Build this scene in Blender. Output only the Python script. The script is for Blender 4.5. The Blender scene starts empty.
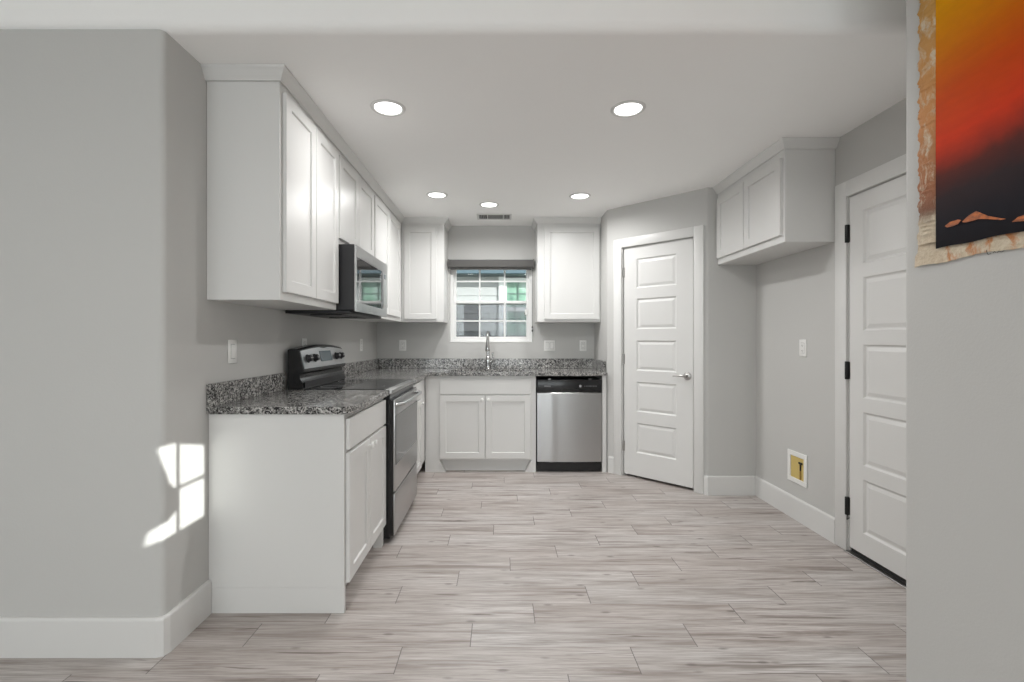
import bpy, bmesh, math, random
from mathutils import Vector, Matrix
random.seed(4)
S = bpy.context.scene
COL = S.collection
PI = math.pi

# ---------------------------------------------------------------- camera, light, exposure
cam = bpy.data.objects.new('camera', bpy.data.cameras.new('camera'))
COL.objects.link(cam)
cam.location = (0, 0, 1.232)
cam.rotation_euler = (PI/2, 0, 0)
cam.data.sensor_width = 36
cam.data.lens = 470/1024*36
cam.data.shift_x = 11/1024
cam.data.shift_y = -1/1024
cam.data.clip_start = 0.05
S.camera = cam
vs = S.view_settings
vs.view_transform = 'Standard'; vs.look = 'None'; vs.gamma = 1; vs.use_curve_mapping = False
vs.exposure = 0.27
S.cycles.max_bounces = 10
S.cycles.diffuse_bounces = 7
S.cycles.use_denoising = True

SKY = 5.0
SUN = 10.0
DOWN = 7.9      # kitchen recessed lights (W)
LIVING_FILL = 5.6   # unseen living room lights added to brighten the view (W)

w = bpy.data.worlds.new('world'); S.world = w; w.use_nodes = True
bg = w.node_tree.nodes['Background']
bg.inputs[0].default_value = (0.93, 0.96, 1.0, 1); bg.inputs[1].default_value = SKY

SUNDIR = Vector((-.75, .62, -.28)).normalized()
sun = bpy.data.objects.new('sun', bpy.data.lights.new('sun', 'SUN'))
COL.objects.link(sun)
sun.rotation_euler = SUNDIR.to_track_quat('-Z', 'Y').to_euler()
sun.data.energy = SUN; sun.data.angle = math.radians(.35); sun.data.color = (1, .98, .95)
sun.location = (6, -5, 5)

# ---------------------------------------------------------------- materials
def M(name, col, rough=.5, metal=0, **kw):
    m = bpy.data.materials.new(name); m.use_nodes = True
    b = m.node_tree.nodes['Principled BSDF']
    b.inputs['Base Color'].default_value = (*col, 1)
    b.inputs['Roughness'].default_value = rough
    b.inputs['Metallic'].default_value = metal
    for k, v in kw.items():
        b.inputs[k.replace('_', ' ')].default_value = v
    m.diffuse_color = (*col, 1)
    return m
class NT:
    def __init__(s, m): s.t = m.node_tree; s.b = s.t.nodes.get('Principled BSDF')
    def n(s, typ, **kw):
        n = s.t.nodes.new(typ)
        for k, v in kw.items(): setattr(n, k, v)
        return n
    def l(s, a, b): s.t.links.new(a, b)
    def math(s, op, a, b=None, c=None, clamp=False):
        n = s.n('ShaderNodeMath', operation=op, use_clamp=clamp)
        for i, v in enumerate((a, b, c)):
            if v is None: continue
            if isinstance(v, (int, float)): n.inputs[i].default_value = v
            else: s.l(v, n.inputs[i])
        return n.outputs[0]
    def mix(s, fac, a, b, mode='MIX'):
        n = s.n('ShaderNodeMix', data_type='RGBA', blend_type=mode)
        for i, v in ((0, fac), (6, a), (7, b)):
            if isinstance(v, (int, float)): n.inputs[i].default_value = v
            elif isinstance(v, tuple): n.inputs[i].default_value = (*v, 1)
            else: s.l(v, n.inputs[i])
        return n.outputs[2]
    def noise(s, vec, scale, detail=3, rough=.5, dist=0):
        n = s.n('ShaderNodeTexNoise')
        n.inputs['Scale'].default_value = scale; n.inputs['Detail'].default_value = detail
        n.inputs['Roughness'].default_value = rough; n.inputs['Distortion'].default_value = dist
        if vec is not None: s.l(vec, n.inputs['Vector'])
        return n.outputs['Fac']
    def ramp(s, fac, stops, interp='LINEAR'):
        n = s.n('ShaderNodeValToRGB'); r = n.color_ramp; r.interpolation = interp
        while len(r.elements) > 1: r.elements.remove(r.elements[-1])
        r.elements[0].position = stops[0][0]; r.elements[0].color = (*stops[0][1], 1)
        for p, c in stops[1:]:
            e = r.elements.new(p); e.color = (*c, 1)
        s.l(fac, n.inputs[0]); return n.outputs[0]
    def obj(s): return s.n('ShaderNodeTexCoord').outputs['Object']
    def mapping(s, vec, scale=(1, 1, 1), loc=(0, 0, 0)):
        n = s.n('ShaderNodeMapping'); n.inputs['Scale'].default_value = scale; n.inputs['Location'].default_value = loc
        s.l(vec, n.inputs['Vector']); return n.outputs[0]
    def bump(s, h, strength=.2, dist=.002):
        n = s.n('ShaderNodeBump'); n.inputs['Strength'].default_value = strength; n.inputs['Distance'].default_value = dist
        s.l(h, n.inputs['Height']); s.l(n.outputs[0], s.b.inputs['Normal'])
def g(v): return (v, v, v)

def wallmat(name, col, rough=.75, sc=130, st=.25):
    m = M(name, col, rough); t = NT(m); o = t.obj()
    n = t.noise(o, sc, 3, .6)
    t.bump(n, st, .0015)
    big = t.noise(o, 1.3, 2)
    c = t.mix(big, tuple(x*.985 for x in col), tuple(min(1, x*1.015) for x in col))
    t.l(c, t.b.inputs['Base Color'])
    return m
mWall = wallmat('wall_paint', (.555, .552, .537))
mCeil = wallmat('ceiling_paint', (.945, .943, .932), .9, 90, .2)
mTrim = wallmat('trim_paint', (.70, .698, .685), .4, 60, .03)
mCab = wallmat('cabinet_paint', (.70, .698, .685), .34, 40, .03)
mDoor = wallmat('door_paint', (.70, .698, .685), .38, 60, .03)
mPlastic = M('white_plastic', (.83, .83, .81), .3)
mSlot = M('slot_dark', (.04, .04, .04), .5)
mBlack = M('black_enamel', (.012, .012, .013), .22)
mBlackP = M('black_plastic', (.016, .016, .018), .35)
mGlassTop = M('black_ceramic_glass', (.012, .012, .014), .06)
mHinge = M('black_hinge', (.02, .02, .02), .4, .5)
mNickel = M('brushed_nickel', (.45, .44, .43), .3, 1)
mChrome = M('chrome', (.62, .62, .62), .12, 1)
mShade = wallmat('shade_fabric', (.115, .112, .108), .85, 300, .3)
mVinyl = M('window_vinyl', (.85, .85, .84), .35)
mYellow = M('valve_yellow', (.62, .47, .16), .5)
mBrass = M('brass', (.45, .3, .1), .35, 1)
mRubber = M('black_rubber', (.01, .01, .01), .7)
mVentDark = M('vent_dark', (.10, .10, .10), .7)
mVent = M('vent_white', (.7, .7, .69), .5)
mDisp = M('display_glass', (.13, .17, .19), .12)
mMark = M('grey_print', (.35, .35, .36), .4)

def steel(name, stretch, col=.52, rough=.28):
    m = M(name, g(col), rough, 1); t = NT(m); o = t.obj()
    v = t.mapping(o, stretch)
    n = t.noise(v, 1, 4, .6)
    t.l(t.math('MULTIPLY_ADD', n, .03, rough-.015), t.b.inputs['Roughness'])
    t.l(t.mix(n, g(col*.98), g(col*1.02)), t.b.inputs['Base Color'])
    pass
    return m
mSteel = steel('stainless_steel', (5, 5, 220))
mSteelX = steel('stainless_steel_door', (90, 90, 1.5), .50, .30)

# floor planks
mFloor = M('plank_tile', (.6, .56, .54), .36)
t = NT(mFloor); o = t.obj()
sx = t.n('ShaderNodeSeparateXYZ'); t.l(o, sx.inputs[0])
X, Y = sx.outputs[0], sx.outputs[1]
yy = t.math('DIVIDE', t.math('SUBTRACT', Y, 1.577), .1550)
k = t.math('FLOOR', yy); fy = t.math('FRACT', t.math('ADD', yy, 60))
u = t.math('DIVIDE', t.math('SUBTRACT', t.math('SUBTRACT', X, .246), t.math('MULTIPLY', k, .272)), .914)
fu = t.math('FRACT', t.math('ADD', u, 60)); ku = t.math('FLOOR', u)
wn = t.n('ShaderNodeTexWhiteNoise', noise_dimensions='2D')
cb = t.n('ShaderNodeCombineXYZ'); t.l(k, cb.inputs[0]); t.l(ku, cb.inputs[1]); t.l(cb.outputs[0], wn.inputs['Vector'])
rnd = wn.outputs['Value']
cv = t.n('ShaderNodeCombineXYZ')
t.l(t.math('ADD', X, t.math('MULTIPLY', rnd, 37)), cv.inputs[0]); t.l(t.math('ADD', Y, t.math('MULTIPLY', rnd, 11)), cv.inputs[1])
pv = cv.outputs[0]
n1 = t.noise(t.mapping(pv, (1.6, 26, 1)), 1, 5, .62, .35)
n2 = t.noise(t.mapping(pv, (5, 190, 1)), 1, 5, .65, .3)
n3 = t.noise(t.mapping(pv, (.9, 7, 1)), 1, 3, .5, .5)
c = t.ramp(n1, [(.30, (.20, .168, .150)), (.40, (.37, .333, .312)), (.49, (.52, .488, .470)), (.68, (.62, .595, .580))])
c = t.mix(t.math('MULTIPLY', t.ramp(n2, [(.42, g(1)), (.55, g(0))]), .55), c, (.25, .218, .20))
c = t.mix(t.math('MULTIPLY', t.ramp(n3, [(.35, g(1)), (.55, g(0))]), .40), c, (.32, .275, .25))
n4 = t.noise(t.mapping(pv, (2.2, 60, 1)), 1, 2, .5, .9)
c = t.mix(t.math('MULTIPLY', t.ramp(n4, [(.66, g(0)), (.72, g(1))]), .75), c, (.13, .10, .085))
vo = t.n('ShaderNodeTexVoronoi'); vo.inputs['Scale'].default_value = 1; t.l(t.mapping(pv, (4.5, 12, 1)), vo.inputs['Vector'])
kn = t.ramp(vo.outputs['Distance'], [(.05, g(1)), (.13, g(0))])
c = t.mix(t.math('MULTIPLY', kn, .55), c, (.12, .10, .09))
c = t.mix(1.0, c, t.ramp(rnd, [(0, (.93, .90, .885)), (.5, (1, .985, .975)), (1, (1.0, 1.0, 1.0))]), 'MULTIPLY')
du = t.math('MULTIPLY', t.math('MINIMUM', fu, t.math('SUBTRACT', 1, fu)), .914)
dy = t.math('MULTIPLY', t.math('MINIMUM', fy, t.math('SUBTRACT', 1, fy)), .155)
ju = t.math('LESS_THAN', du, .0019); jy = t.math('LESS_THAN', dy, .0011)
c = t.mix(t.math('MULTIPLY', jy, .38), c, (.22, .19, .18))
c = t.mix(t.math('MULTIPLY', ju, .85), c, (.13, .115, .11))
t.l(c, t.b.inputs['Base Color'])
t.l(t.math('MULTIPLY_ADD', n1, .12, .30), t.b.inputs['Roughness'])
t.bump(t.math('SUBTRACT', t.math('MULTIPLY', n2, .25), t.math('MAXIMUM', ju, jy)), .2, .001)

# granite
mGran = M('granite', (.3, .3, .3), .13); t = NT(mGran); o = t.obj()
v1 = t.n('ShaderNodeTexVoronoi'); v1.inputs['Scale'].default_value = 155
nz = t.n('ShaderNodeTexNoise'); nz.inputs['Scale'].default_value = 60; t.l(o, nz.inputs['Vector'])
mx = t.n('ShaderNodeMix', data_type='RGBA'); mx.inputs[0].default_value = .02; t.l(o, mx.inputs[6]); t.l(nz.outputs['Color'], mx.inputs[7])
t.l(mx.outputs[2], v1.inputs['Vector'])
sp = t.n('ShaderNodeSeparateColor'); t.l(v1.outputs['Color'], sp.inputs[0])
bign = t.noise(o, 28, 3, .6)
val = t.math('ADD', sp.outputs[0], t.math('MULTIPLY', t.math('SUBTRACT', bign, .5), 1.1))
c = t.ramp(val, [(0, g(.018)), (.22, (.05, .05, .052)), (.30, (.13, .127, .123)), (.48, (.24, .235, .225)), (.66, (.38, .37, .355)), (.88, (.56, .55, .53))], 'CONSTANT')
t.l(c, t.b.inputs['Base Color'])

def glassmat(name, tint=(1, 1, 1), refl=.9, rough=0.0, base=0.05):
    m = bpy.data.materials.new(name); m.use_nodes = True; nt = m.node_tree; nt.nodes.clear()
    out = nt.nodes.new('ShaderNodeOutputMaterial'); tr = nt.nodes.new('ShaderNodeBsdfTransparent'); gl = nt.nodes.new('ShaderNodeBsdfGlossy')
    tr.inputs[0].default_value = (*tint, 1); gl.inputs['Roughness'].default_value = rough
    fr = nt.nodes.new('ShaderNodeFresnel'); fr.inputs[0].default_value = 1.45
    mx = nt.nodes.new('ShaderNodeMixShader')
    nt.links.new(fr.outputs[0], mx.inputs[0]); nt.links.new(tr.outputs[0], mx.inputs[1]); nt.links.new(gl.outputs[0], mx.inputs[2])
    nt.links.new(mx.outputs[0], out.inputs[0])
    return m
mGlass = glassmat('window_glass', (.95, .97, .96))
mScreen = glassmat('insect_screen', (.62, .62, .64))
_sn = mScreen.node_tree; _df = _sn.nodes.new('ShaderNodeBsdfDiffuse'); _df.inputs[0].default_value = (.05, .05, .05, 1)
_mx = [n for n in _sn.nodes if n.type == 'MIX_SHADER'][0]
for _l in list(_mx.inputs[0].links): _sn.links.remove(_l)
_mx.inputs[0].default_value = .30; _sn.links.new(_df.outputs[0], _mx.inputs[2])
mOvenGlass = M('oven_glass', (.10, .10, .10), .08)
mMwGlass = M('microwave_glass', (.03, .03, .03), .03, 0, Specular_IOR_Level=.9)
NT(mMwGlass).b.inputs['IOR'].default_value = 2.4

def emis(name, col, st):
    m = M(name, col, .5); b = m.node_tree.nodes['Principled BSDF']
    b.inputs['Emission Color'].default_value = (*col, 1); b.inputs['Emission Strength'].default_value = st
    return m
mLens = emis('lamp_lens', (1, .99, .97), 3)

# ---------------------------------------------------------------- mesh building
class MB:
    def __init__(s): s.bm = bmesh.new()
    def _add(s, bm2, mat=0):
        me = bpy.data.meshes.new('t'); bm2.to_mesh(me); bm2.free()
        n0 = len(s.bm.faces); s.bm.from_mesh(me); bpy.data.meshes.remove(me)
        s.bm.faces.ensure_lookup_table()
        for f in s.bm.faces[n0:]: f.material_index = mat
        return s
    def box(s, x0, x1, y0, y1, z0, z1, bev=0, seg=2, mat=0, fr=None):
        b = bmesh.new()
        r = bmesh.ops.create_cube(b, size=1)
        for v in b.verts:
            v.co = Vector(((x0+x1)/2+v.co.x*(x1-x0), (y0+y1)/2+v.co.y*(y1-y0), (z0+z1)/2+v.co.z*(z1-z0)))
        if bev: bmesh.ops.bevel(b, geom=b.edges[:], offset=bev, segments=seg, affect='EDGES', profile=.5)
        if fr:
            for v in b.verts: v.co = fr(v.co)
            b.normal_update()
        bmesh.ops.recalc_face_normals(b, faces=b.faces[:])
        return s._add(b, mat)
    def prism(s, pts, h0, h1, axis='z', mat=0, fr=None, bev=0):
        b = bmesh.new()
        def P(p, h): return {'z': (p[0], p[1], h), 'x': (h, p[0], p[1]), 'y': (p[0], h, p[1])}[axis]
        lo = [b.verts.new(P(p, h0)) for p in pts]; hi = [b.verts.new(P(p, h1)) for p in pts]
        n = len(pts)
        b.faces.new(lo); b.faces.new(hi)
        for i in range(n): b.faces.new((lo[i], lo[(i+1) % n], hi[(i+1) % n], hi[i]))
        if bev:
            bmesh.ops.bevel(b, geom=[e for e in b.edges if (e.verts[0] in lo) == (e.verts[1] in lo)], offset=bev, segments=2, affect='EDGES')
        if fr:
            for v in b.verts: v.co = fr(v.co)
        bmesh.ops.recalc_face_normals(b, faces=b.faces[:])
        return s._add(b, mat)
    def lathe(s, prof, c=(0, 0, 0), axis='z', seg=24, mat=0, ring=False):
        b = bmesh.new(); rings = []
        c = Vector(c)
        R = {'z': Matrix.Identity(3), 'x': Matrix.Rotation(PI/2, 3, 'Y'), 'y': Matrix.Rotation(-PI/2, 3, 'X')}[axis] if isinstance(axis, str) else axis
        for r, h in prof:
            if r < 1e-6: rings.append([b.verts.new(c+R@Vector((0, 0, h)))])
            else: rings.append([b.verts.new(c+R@Vector((r*math.cos(2*PI*i/seg), r*math.sin(2*PI*i/seg), h))) for i in range(seg)])
        if ring: rings.append(rings[0])
        for a, d in zip(rings, rings[1:]):
            for i in range(seg):
                j = (i+1) % seg
                if len(a) == 1 and len(d) == 1: continue
                if len(a) == 1: b.faces.new((a[0], d[i], d[j]))
                elif len(d) == 1: b.faces.new((a[i], a[j], d[0]))
                else: b.faces.new((a[i], a[j], d[j], d[i]))
        if len(rings[0]) > 1 and not ring: b.faces.new(rings[0])
        if len(rings[-1]) > 1 and not ring: b.faces.new(rings[-1])
        bmesh.ops.recalc_face_normals(b, faces=b.faces[:])
        return s._add(b, mat)
    def tube(s, pts, rad, seg=12, mat=0):
        b = bmesh.new(); rings = []
        P = [Vector(p) for p in pts]
        rad = rad if isinstance(rad, (list, tuple)) else [rad]*len(P)
        up = None
        for i, p in enumerate(P):
            d = (P[min(i+1, len(P)-1)]-P[max(i-1, 0)]).normalized()
            if up is None: up = d.orthogonal().normalized()
            up = (up-d*up.dot(d)).normalized(); sd = d.cross(up)
            rings.append([b.verts.new(p+(up*math.cos(2*PI*j/seg)+sd*math.sin(2*PI*j/seg))*rad[i]) for j in range(seg)])
        for a, d in zip(rings, rings[1:]):
            for i in range(seg): b.faces.new((a[i], a[(i+1) % seg], d[(i+1) % seg], d[i]))
        b.faces.new(rings[0]); b.faces.new(rings[-1])
        bmesh.ops.recalc_face_normals(b, faces=b.faces[:])
        return s._add(b, mat)
    def door(s, fr, w, h, thick, panels, steps, bev=.0025):
        """slab in frame fr(u, v, z): back at v=0, front at v=thick; panels = (u0,u1,z0,z1); steps = [(inset, depth), ...]"""
        b = bmesh.new()
        us = sorted({bev, w-bev} | {p[i] for p in panels for i in (0, 1)}); zs = sorted({bev, h-bev} | {p[i] for p in panels for i in (2, 3)})
        V = {}
        def vt(u_, v_, z_):
            key = (round(u_, 5), round(v_, 5), round(z_, 5))
            if key not in V: V[key] = b.verts.new(fr(Vector((u_, v_, z_))))
            return V[key]
        for i in range(len(us)-1):
            for j in range(len(zs)-1):
                a0, a1, c0, c1 = us[i], us[i+1], zs[j], zs[j+1]
                isp = any(p[0] <= a0+1e-6 and a1 <= p[1]+1e-6 and p[2] <= c0+1e-6 and c1 <= p[3]+1e-6 for p in panels)
                if not isp: b.faces.new((vt(a0, thick, c0), vt(a1, thick, c0), vt(a1, thick, c1), vt(a0, thick, c1)))
        for (a0, a1, c0, c1) in panels:
            prev = None; tot = 0
            for ins, dep in [(0, 0)]+list(steps):
                ring = [(a0+ins, thick-dep, c0+ins), (a1-ins, thick-dep, c0+ins), (a1-ins, thick-dep, c1-ins), (a0+ins, thick-dep, c1-ins)]
                if prev:
                    for q in range(4):
                        b.faces.new((vt(*prev[q]), vt(*prev[(q+1) % 4]), vt(*ring[(q+1) % 4]), vt(*ring[q])))
                prev = ring
            b.faces.new([vt(*q) for q in prev])
        # border to sides
        fro = [(bev, bev), (w-bev, bev), (w-bev, h-bev), (bev, h-bev)]; out = [(0, 0), (w, 0), (w, h), (0, h)]
        side = lambda pts, e, val, oth: sorted([p for p in pts if abs(p[e]-val) < 1e-6], key=lambda p: p[oth])
        # front border strips (n-gons so that the cut verts are shared)
        fl = {0: [(x, bev) for x in us], 1: [(w-bev, z) for z in zs], 2: [(x, h-bev) for x in us[::-1]], 3: [(bev, z) for z in zs[::-1]]}
        for q in range(4):
            o0, o1 = out[q], out[(q+1) % 4]
            b.faces.new([vt(o1[0], thick-bev, o1[1]), vt(o0[0], thick-bev, o0[1])][::-1]+[vt(x, thick, z) for x, z in fl[q][::-1]])
            b.faces.new([vt(o0[0], 0, o0[1]), vt(o1[0], 0, o1[1]), vt(o1[0], thick-bev, o1[1]), vt(o0[0], thick-bev, o0[1])])
        b.faces.new([vt(x, 0, z) for x, z in out])
        bmesh.ops.recalc_face_normals(b, faces=b.faces[:])
        return s._add(b)
    def build(s, name, mats, parent=None, smooth=True, origin=None):
        me = bpy.data.meshes.new(name)
        off = Vector(origin) if origin is not None else (parent_world(parent) if parent else Vector((0, 0, 0)))
        for v in s.bm.verts: v.co -= off
        s.bm.to_mesh(me); s.bm.free()
        for m in (mats if isinstance(mats, (list, tuple)) else [mats]): me.materials.append(m)
        if smooth:
            for p in me.polygons: p.use_smooth = True
            me.set_sharp_from_angle(angle=math.radians(32))
        ob = bpy.data.objects.new(name, me); COL.objects.link(ob)
        if parent: ob.parent = parent; ob.location = off-parent_world(parent)
        else: ob.location = off
        return ob
def parent_world(p):
    v = Vector((0, 0, 0))
    while p: v += p.location; p = p.parent
    return v
def thing(name, label, cat, loc, group=None):
    o = bpy.data.objects.new(name, None); COL.objects.link(o); o.location = loc; o.empty_display_size = .1
    return tag(o, label, cat, group)
def tag(o, label, cat, group=None):
    o['label'] = label; o['category'] = cat
    if group: o['group'] = group
    return o
def struct(o, label=None, cat=None):
    o['kind'] = 'structure'
    if label: o['label'] = label
    if cat: o['category'] = cat
    return o
def sempty(name, loc, label=None):
    o = bpy.data.objects.new(name, None); COL.objects.link(o); o.location = loc; o.empty_display_size = .1
    return struct(o, label)
def frame(origin, udir, vdir):
    O = Vector(origin); U = Vector(udir).normalized(); Vv = Vector(vdir).normalized()
    return lambda p: O+U*p[0]+Vv*p[1]+Vector((0, 0, p[2]))
def fillet(pts, radii, seg=6):
    out = []; n = len(pts)
    for i, (p, r) in enumerate(zip(pts, radii)):
        if not r: out.append(p); continue
        a = Vector(pts[i-1])-Vector(p); c = Vector(pts[(i+1) % n])-Vector(p); P = Vector(p)
        ang = a.angle(c); d = r/math.tan(ang/2)
        p0 = P+a.normalized()*d; p1 = P+c.normalized()*d
        cen = P+(a.normalized()+c.normalized()).normalized()*(r/math.sin(ang/2))
        v0 = p0-cen; v1 = p1-cen
        tot = v0.angle(v1); sg = 1 if v0.cross(v1) > 0 else -1
        for q in range(seg+1):
            th = sg*tot*q/seg; cs, sn = math.cos(th), math.sin(th)
            out.append((cen.x+v0.x*cs-v0.y*sn, cen.y+v0.x*sn+v0.y*cs))
    return out

# ---------------------------------------------------------------- measures
XL = -1.32          # kitchen left wall face
YC = 1.836          # plane of left front wall and ceiling header
YB = 5.00           # back wall
XR = 2.03           # right wall
XN = 1.262          # near right wall face
YN = 1.476          # its end
HC = 2.446          # kitchen ceiling
HL = 2.75           # living room ceiling
BBH, BBT = .152, .016

# ---------------------------------------------------------------- room shell
struct(MB().box(-3.7, 2.25, -4.7, 5.15, -.1, 0).build('floor', mFloor, smooth=False), 'floor of pale grey wood-look plank tiles')
cb_ = MB().prism(fillet([(YC, HC), (YC, 3.0), (5.15, 3.0), (5.15, HC)], [.04, 0, 0, 0]), -3.7, 2.25, 'x')
struct(cb_.build('ceiling', mCeil), 'white kitchen ceiling with a dropped header edge')
struct(MB().box(-3.7, 2.25, -4.7, YC+.001, HL, 3.0).build('ceiling', mCeil))
# left wall block with rounded corner
struct(MB().prism(fillet([(XL, YC), (XL, 5.15), (-3.7, 5.15), (-3.7, YC)], [.022, 0, 0, 0]), 0, HC, 'z').build('wall_left', mWall))
# living room walls
struct(MB().box(-3.7, -3.55, -4.7, YC, 0, HL).build('wall_living_left', mWall))
# rear wall with two large windows
def holed(axis, a0, a1, c0, c1, z0, z1, holes):
    """wall slab: axis 'y' -> spans x a0..a1, thickness y c0..c1; 'x' -> spans y a0..a1, thickness x c0..c1"""
    mb = MB(); As = sorted({a0, a1} | {h[i] for h in holes for i in (0, 1)}); Zs = sorted({z0, z1} | {h[i] for h in holes for i in (2, 3)})
    b = bmesh.new()
    def pt(a, c, z): return (a, c, z) if axis == 'y' else (c, a, z)
    V = {}
    def vt(*p):
        if p not in V: V[p] = b.verts.new(pt(*p))
        return V[p]
    def solid(i, j):
        if i < 0 or j < 0 or i >= len(As)-1 or j >= len(Zs)-1: return False
        am, zm = (As[i]+As[i+1])/2, (Zs[j]+Zs[j+1])/2
        return not any(h[0] < am < h[1] and h[2] < zm < h[3] for h in holes)
    for i in range(len(As)-1):
        for j in range(len(Zs)-1):
            if not solid(i, j): continue
            A, B, C, D = As[i], As[i+1], Zs[j], Zs[j+1]
            for c in (c0, c1): b.faces.new((vt(A, c, C), vt(B, c, C), vt(B, c, D), vt(A, c, D)))
            if not solid(i-1, j): b.faces.new((vt(A, c0, C), vt(A, c1, C), vt(A, c1, D), vt(A, c0, D)))
            if not solid(i+1, j): b.faces.new((vt(B, c0, C), vt(B, c1, C), vt(B, c1, D), vt(B, c0, D)))
            if not solid(i, j-1): b.faces.new((vt(A, c0, C), vt(B, c0, C), vt(B, c1, C), vt(A, c1, C)))
            if not solid(i, j+1): b.faces.new((vt(A, c0, D), vt(B, c0, D), vt(B, c1, D), vt(A, c1, D)))
    bmesh.ops.recalc_face_normals(b, faces=b.faces[:])
    return mb._add(b)
RW = [(-3.1, -1.1, .35, 2.4), (-.7, 1.0, .35, 2.4)]
struct(holed('y', -3.7, 2.25, -4.7, -4.55, 0, HL, RW).build('wall_rear', mWall, smooth=False))
# near right wall (thin, with a small square window behind the camera)
SW = (-.60, -.02, 1.38, 1.90)
struct(holed('x', -4.7, YN-.05, XN, XN+.12, 0, HL, [SW]).build('wall_near_right', mWall, smooth=False))
struct(MB().prism(fillet([(XN, YN-.05), (XN, YN), (XR, YN), (XR, YN-.12), (XN+.12, YN-.12), (XN+.12, YN-.05)], [0, .02, 0, 0, 0, 0]), 0, HL, 'z').build('wall_near_right_end', mWall))
# back wall with the window opening
KW = (-.545, .335, 1.205, 2.055)
struct(holed('y', XL, XR, YB, YB+.15, 0, HC, [KW]).build('wall_back', mWall, smooth=False))
# right wall with door opening
D2a, D2b, D2h = 1.80, 2.745, 2.066
struct(holed('x', YN-.12, YB, XR, XR+.12, 0, HC, [(D2a, D2b, 0, D2h)]).build('wall_right', mWall, smooth=False))
struct(MB().box(XR, XR+.12, YN-.12, YC+.05, HC, HL).build('wall_right_upper', mWall, smooth=False))
struct(MB().box(XR+.12, XR+.2, 1.3, 3.0, 0, HC).build('wall_garage', mBlackP))
# diagonal pantry wall
PA = (.992, 4.393); PB = (1.645, 3.74)
q2 = math.sqrt(.5)
DF = frame((PA[0], PA[1], 0), (q2, -q2, 0), (-q2, -q2, 0))   # u along wall, v out of the wall
def DP(u, v=0): p = DF((u, v, 0)); return (p.x, p.y)
PL = math.hypot(PB[0]-PA[0], PB[1]-PA[1])
U0, U1, PH = .160, .815, 2.068       # opening of the pantry door
struct(MB().prism(fillet([(PA[0], YB), PA, DP(U0), DP(U0, -.11), (PA[0]+.11, YB)], [0, .02, 0, 0, 0]), 0, HC).build('wall_pantry_left', mWall))
struct(MB().prism(fillet([DP(U1), PB, (XR, PB[1]), (XR, PB[1]+.11), (PB[0]+.05, PB[1]+.11), DP(U1, -.11)], [0, .02, 0, 0, 0, 0]), 0, HC).build('wall_pantry_right', mWall))
struct(MB().prism([DP(U0), DP(U1), DP(U1, -.11), DP(U0, -.11)], PH, HC).build('wall_pantry_top', mWall))

# baseboards
def bb(name, pts, prof_h=BBH):
    """pts: floor footprint polyline offset by thickness into the room on the given side"""
    mb = MB()
    b = bmesh.new(); n = len(pts)
    P = [Vector(p) for p in pts]
    nor = []
    for i in range(n):
        d0 = (P[i]-P[i-1]).normalized() if i else None
        d1 = (P[i+1]-P[i]).normalized() if i < n-1 else None
        n0 = Vector((d0.y, -d0.x)) if d0 else None; n1 = Vector((d1.y, -d1.x)) if d1 else None
        if n0 is None: nn = n1
        elif n1 is None: nn = n0
        else: nn = (n0+n1); nn = nn/nn.length_squared*2*1.0; nn = nn*1.0
        nor.append(nn)
    prof = [(0, 0), (BBT, 0), (BBT, prof_h-.012), (BBT*.9, prof_h-.006), (BBT*.55, prof_h), (0, prof_h)]
    rings = [[b.verts.new((p.x+m.x*a, p.y+m.y*a, z)) for a, z in prof] for p, m in zip(P, nor)]
    for r0, r1 in zip(rings, rings[1:]):
        for q in range(len(prof)): b.faces.new((r0[q], r0[(q+1) % 6], r1[(q+1) % 6], r1[q]))
    b.faces.new(rings[0]); b.faces.new(rings[-1])
    bmesh.ops.recalc_face_normals(b, faces=b.faces[:])
    mb._add(b)
    return struct(mb.build(name, mTrim, smooth=False))
# normal is to the right of travel direction
bb('baseboard_left', [(-3.55, YC), (XL-.022, YC), (XL-.006, YC+.006), (XL, YC+.022), (XL, 2.116)])
bb('baseboard_living_left', [(-3.55, -4.55), (-3.55, YC-BBT)])
bb('baseboard_near', [(XN, YN-.02), (XN, -4.55)])
bb('baseboard_pantry_left', [DP(.02), DP(.078)])
bb('baseboard_pantry_right', [DP(.899), DP(PL), (XR-BBT, PB[1])])
bb('baseboard_right', [(XR, PB[1]), (XR, 2.84)])

# kitchen side of casing trims
def casing(name, fr, u0, u1, h, wd=.09, th=.018, reveal=.006):
    mb = MB()
    mb.box(u0-wd, u0-reveal, 0, th, 0, h+wd, .003, 2, fr=fr)
    mb.box(u1+reveal, u1+wd, 0, th, 0, h+wd, .003, 2, fr=fr)
    mb.box(u0-reveal, u1+reveal, 0, th, h+reveal, h+wd, .003, 2, fr=fr)
    # jamb
    mb.box(u0-.004, u0, -.11, 0, 0, h, 0, fr=fr); mb.box(u1, u1+.004, -.11, 0, 0, h, 0, fr=fr); mb.box(u0, u1, -.11, 0, h-.004, h, 0, fr=fr)
    mb.box(u0, u0+.012, -.11, -.052, 0, h-.004, 0, fr=fr); mb.box(u1-.012, u1, -.11, -.052, 0, h-.004, 0, fr=fr); mb.box(u0+.012, u1-.012, -.11, -.052, h-.016, h-.004, 0, fr=fr)
    return struct(mb.build(name, mTrim))
casing('trim_1', DF, U0+.004, U1-.004, PH-.004, .086)
RF = frame((XR, D2b, 0), (0, -1, 0), (-1, 0, 0))
casing('trim_2', RF, .004, D2b-D2a-.004, D2h-.004, .098, .015)

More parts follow.
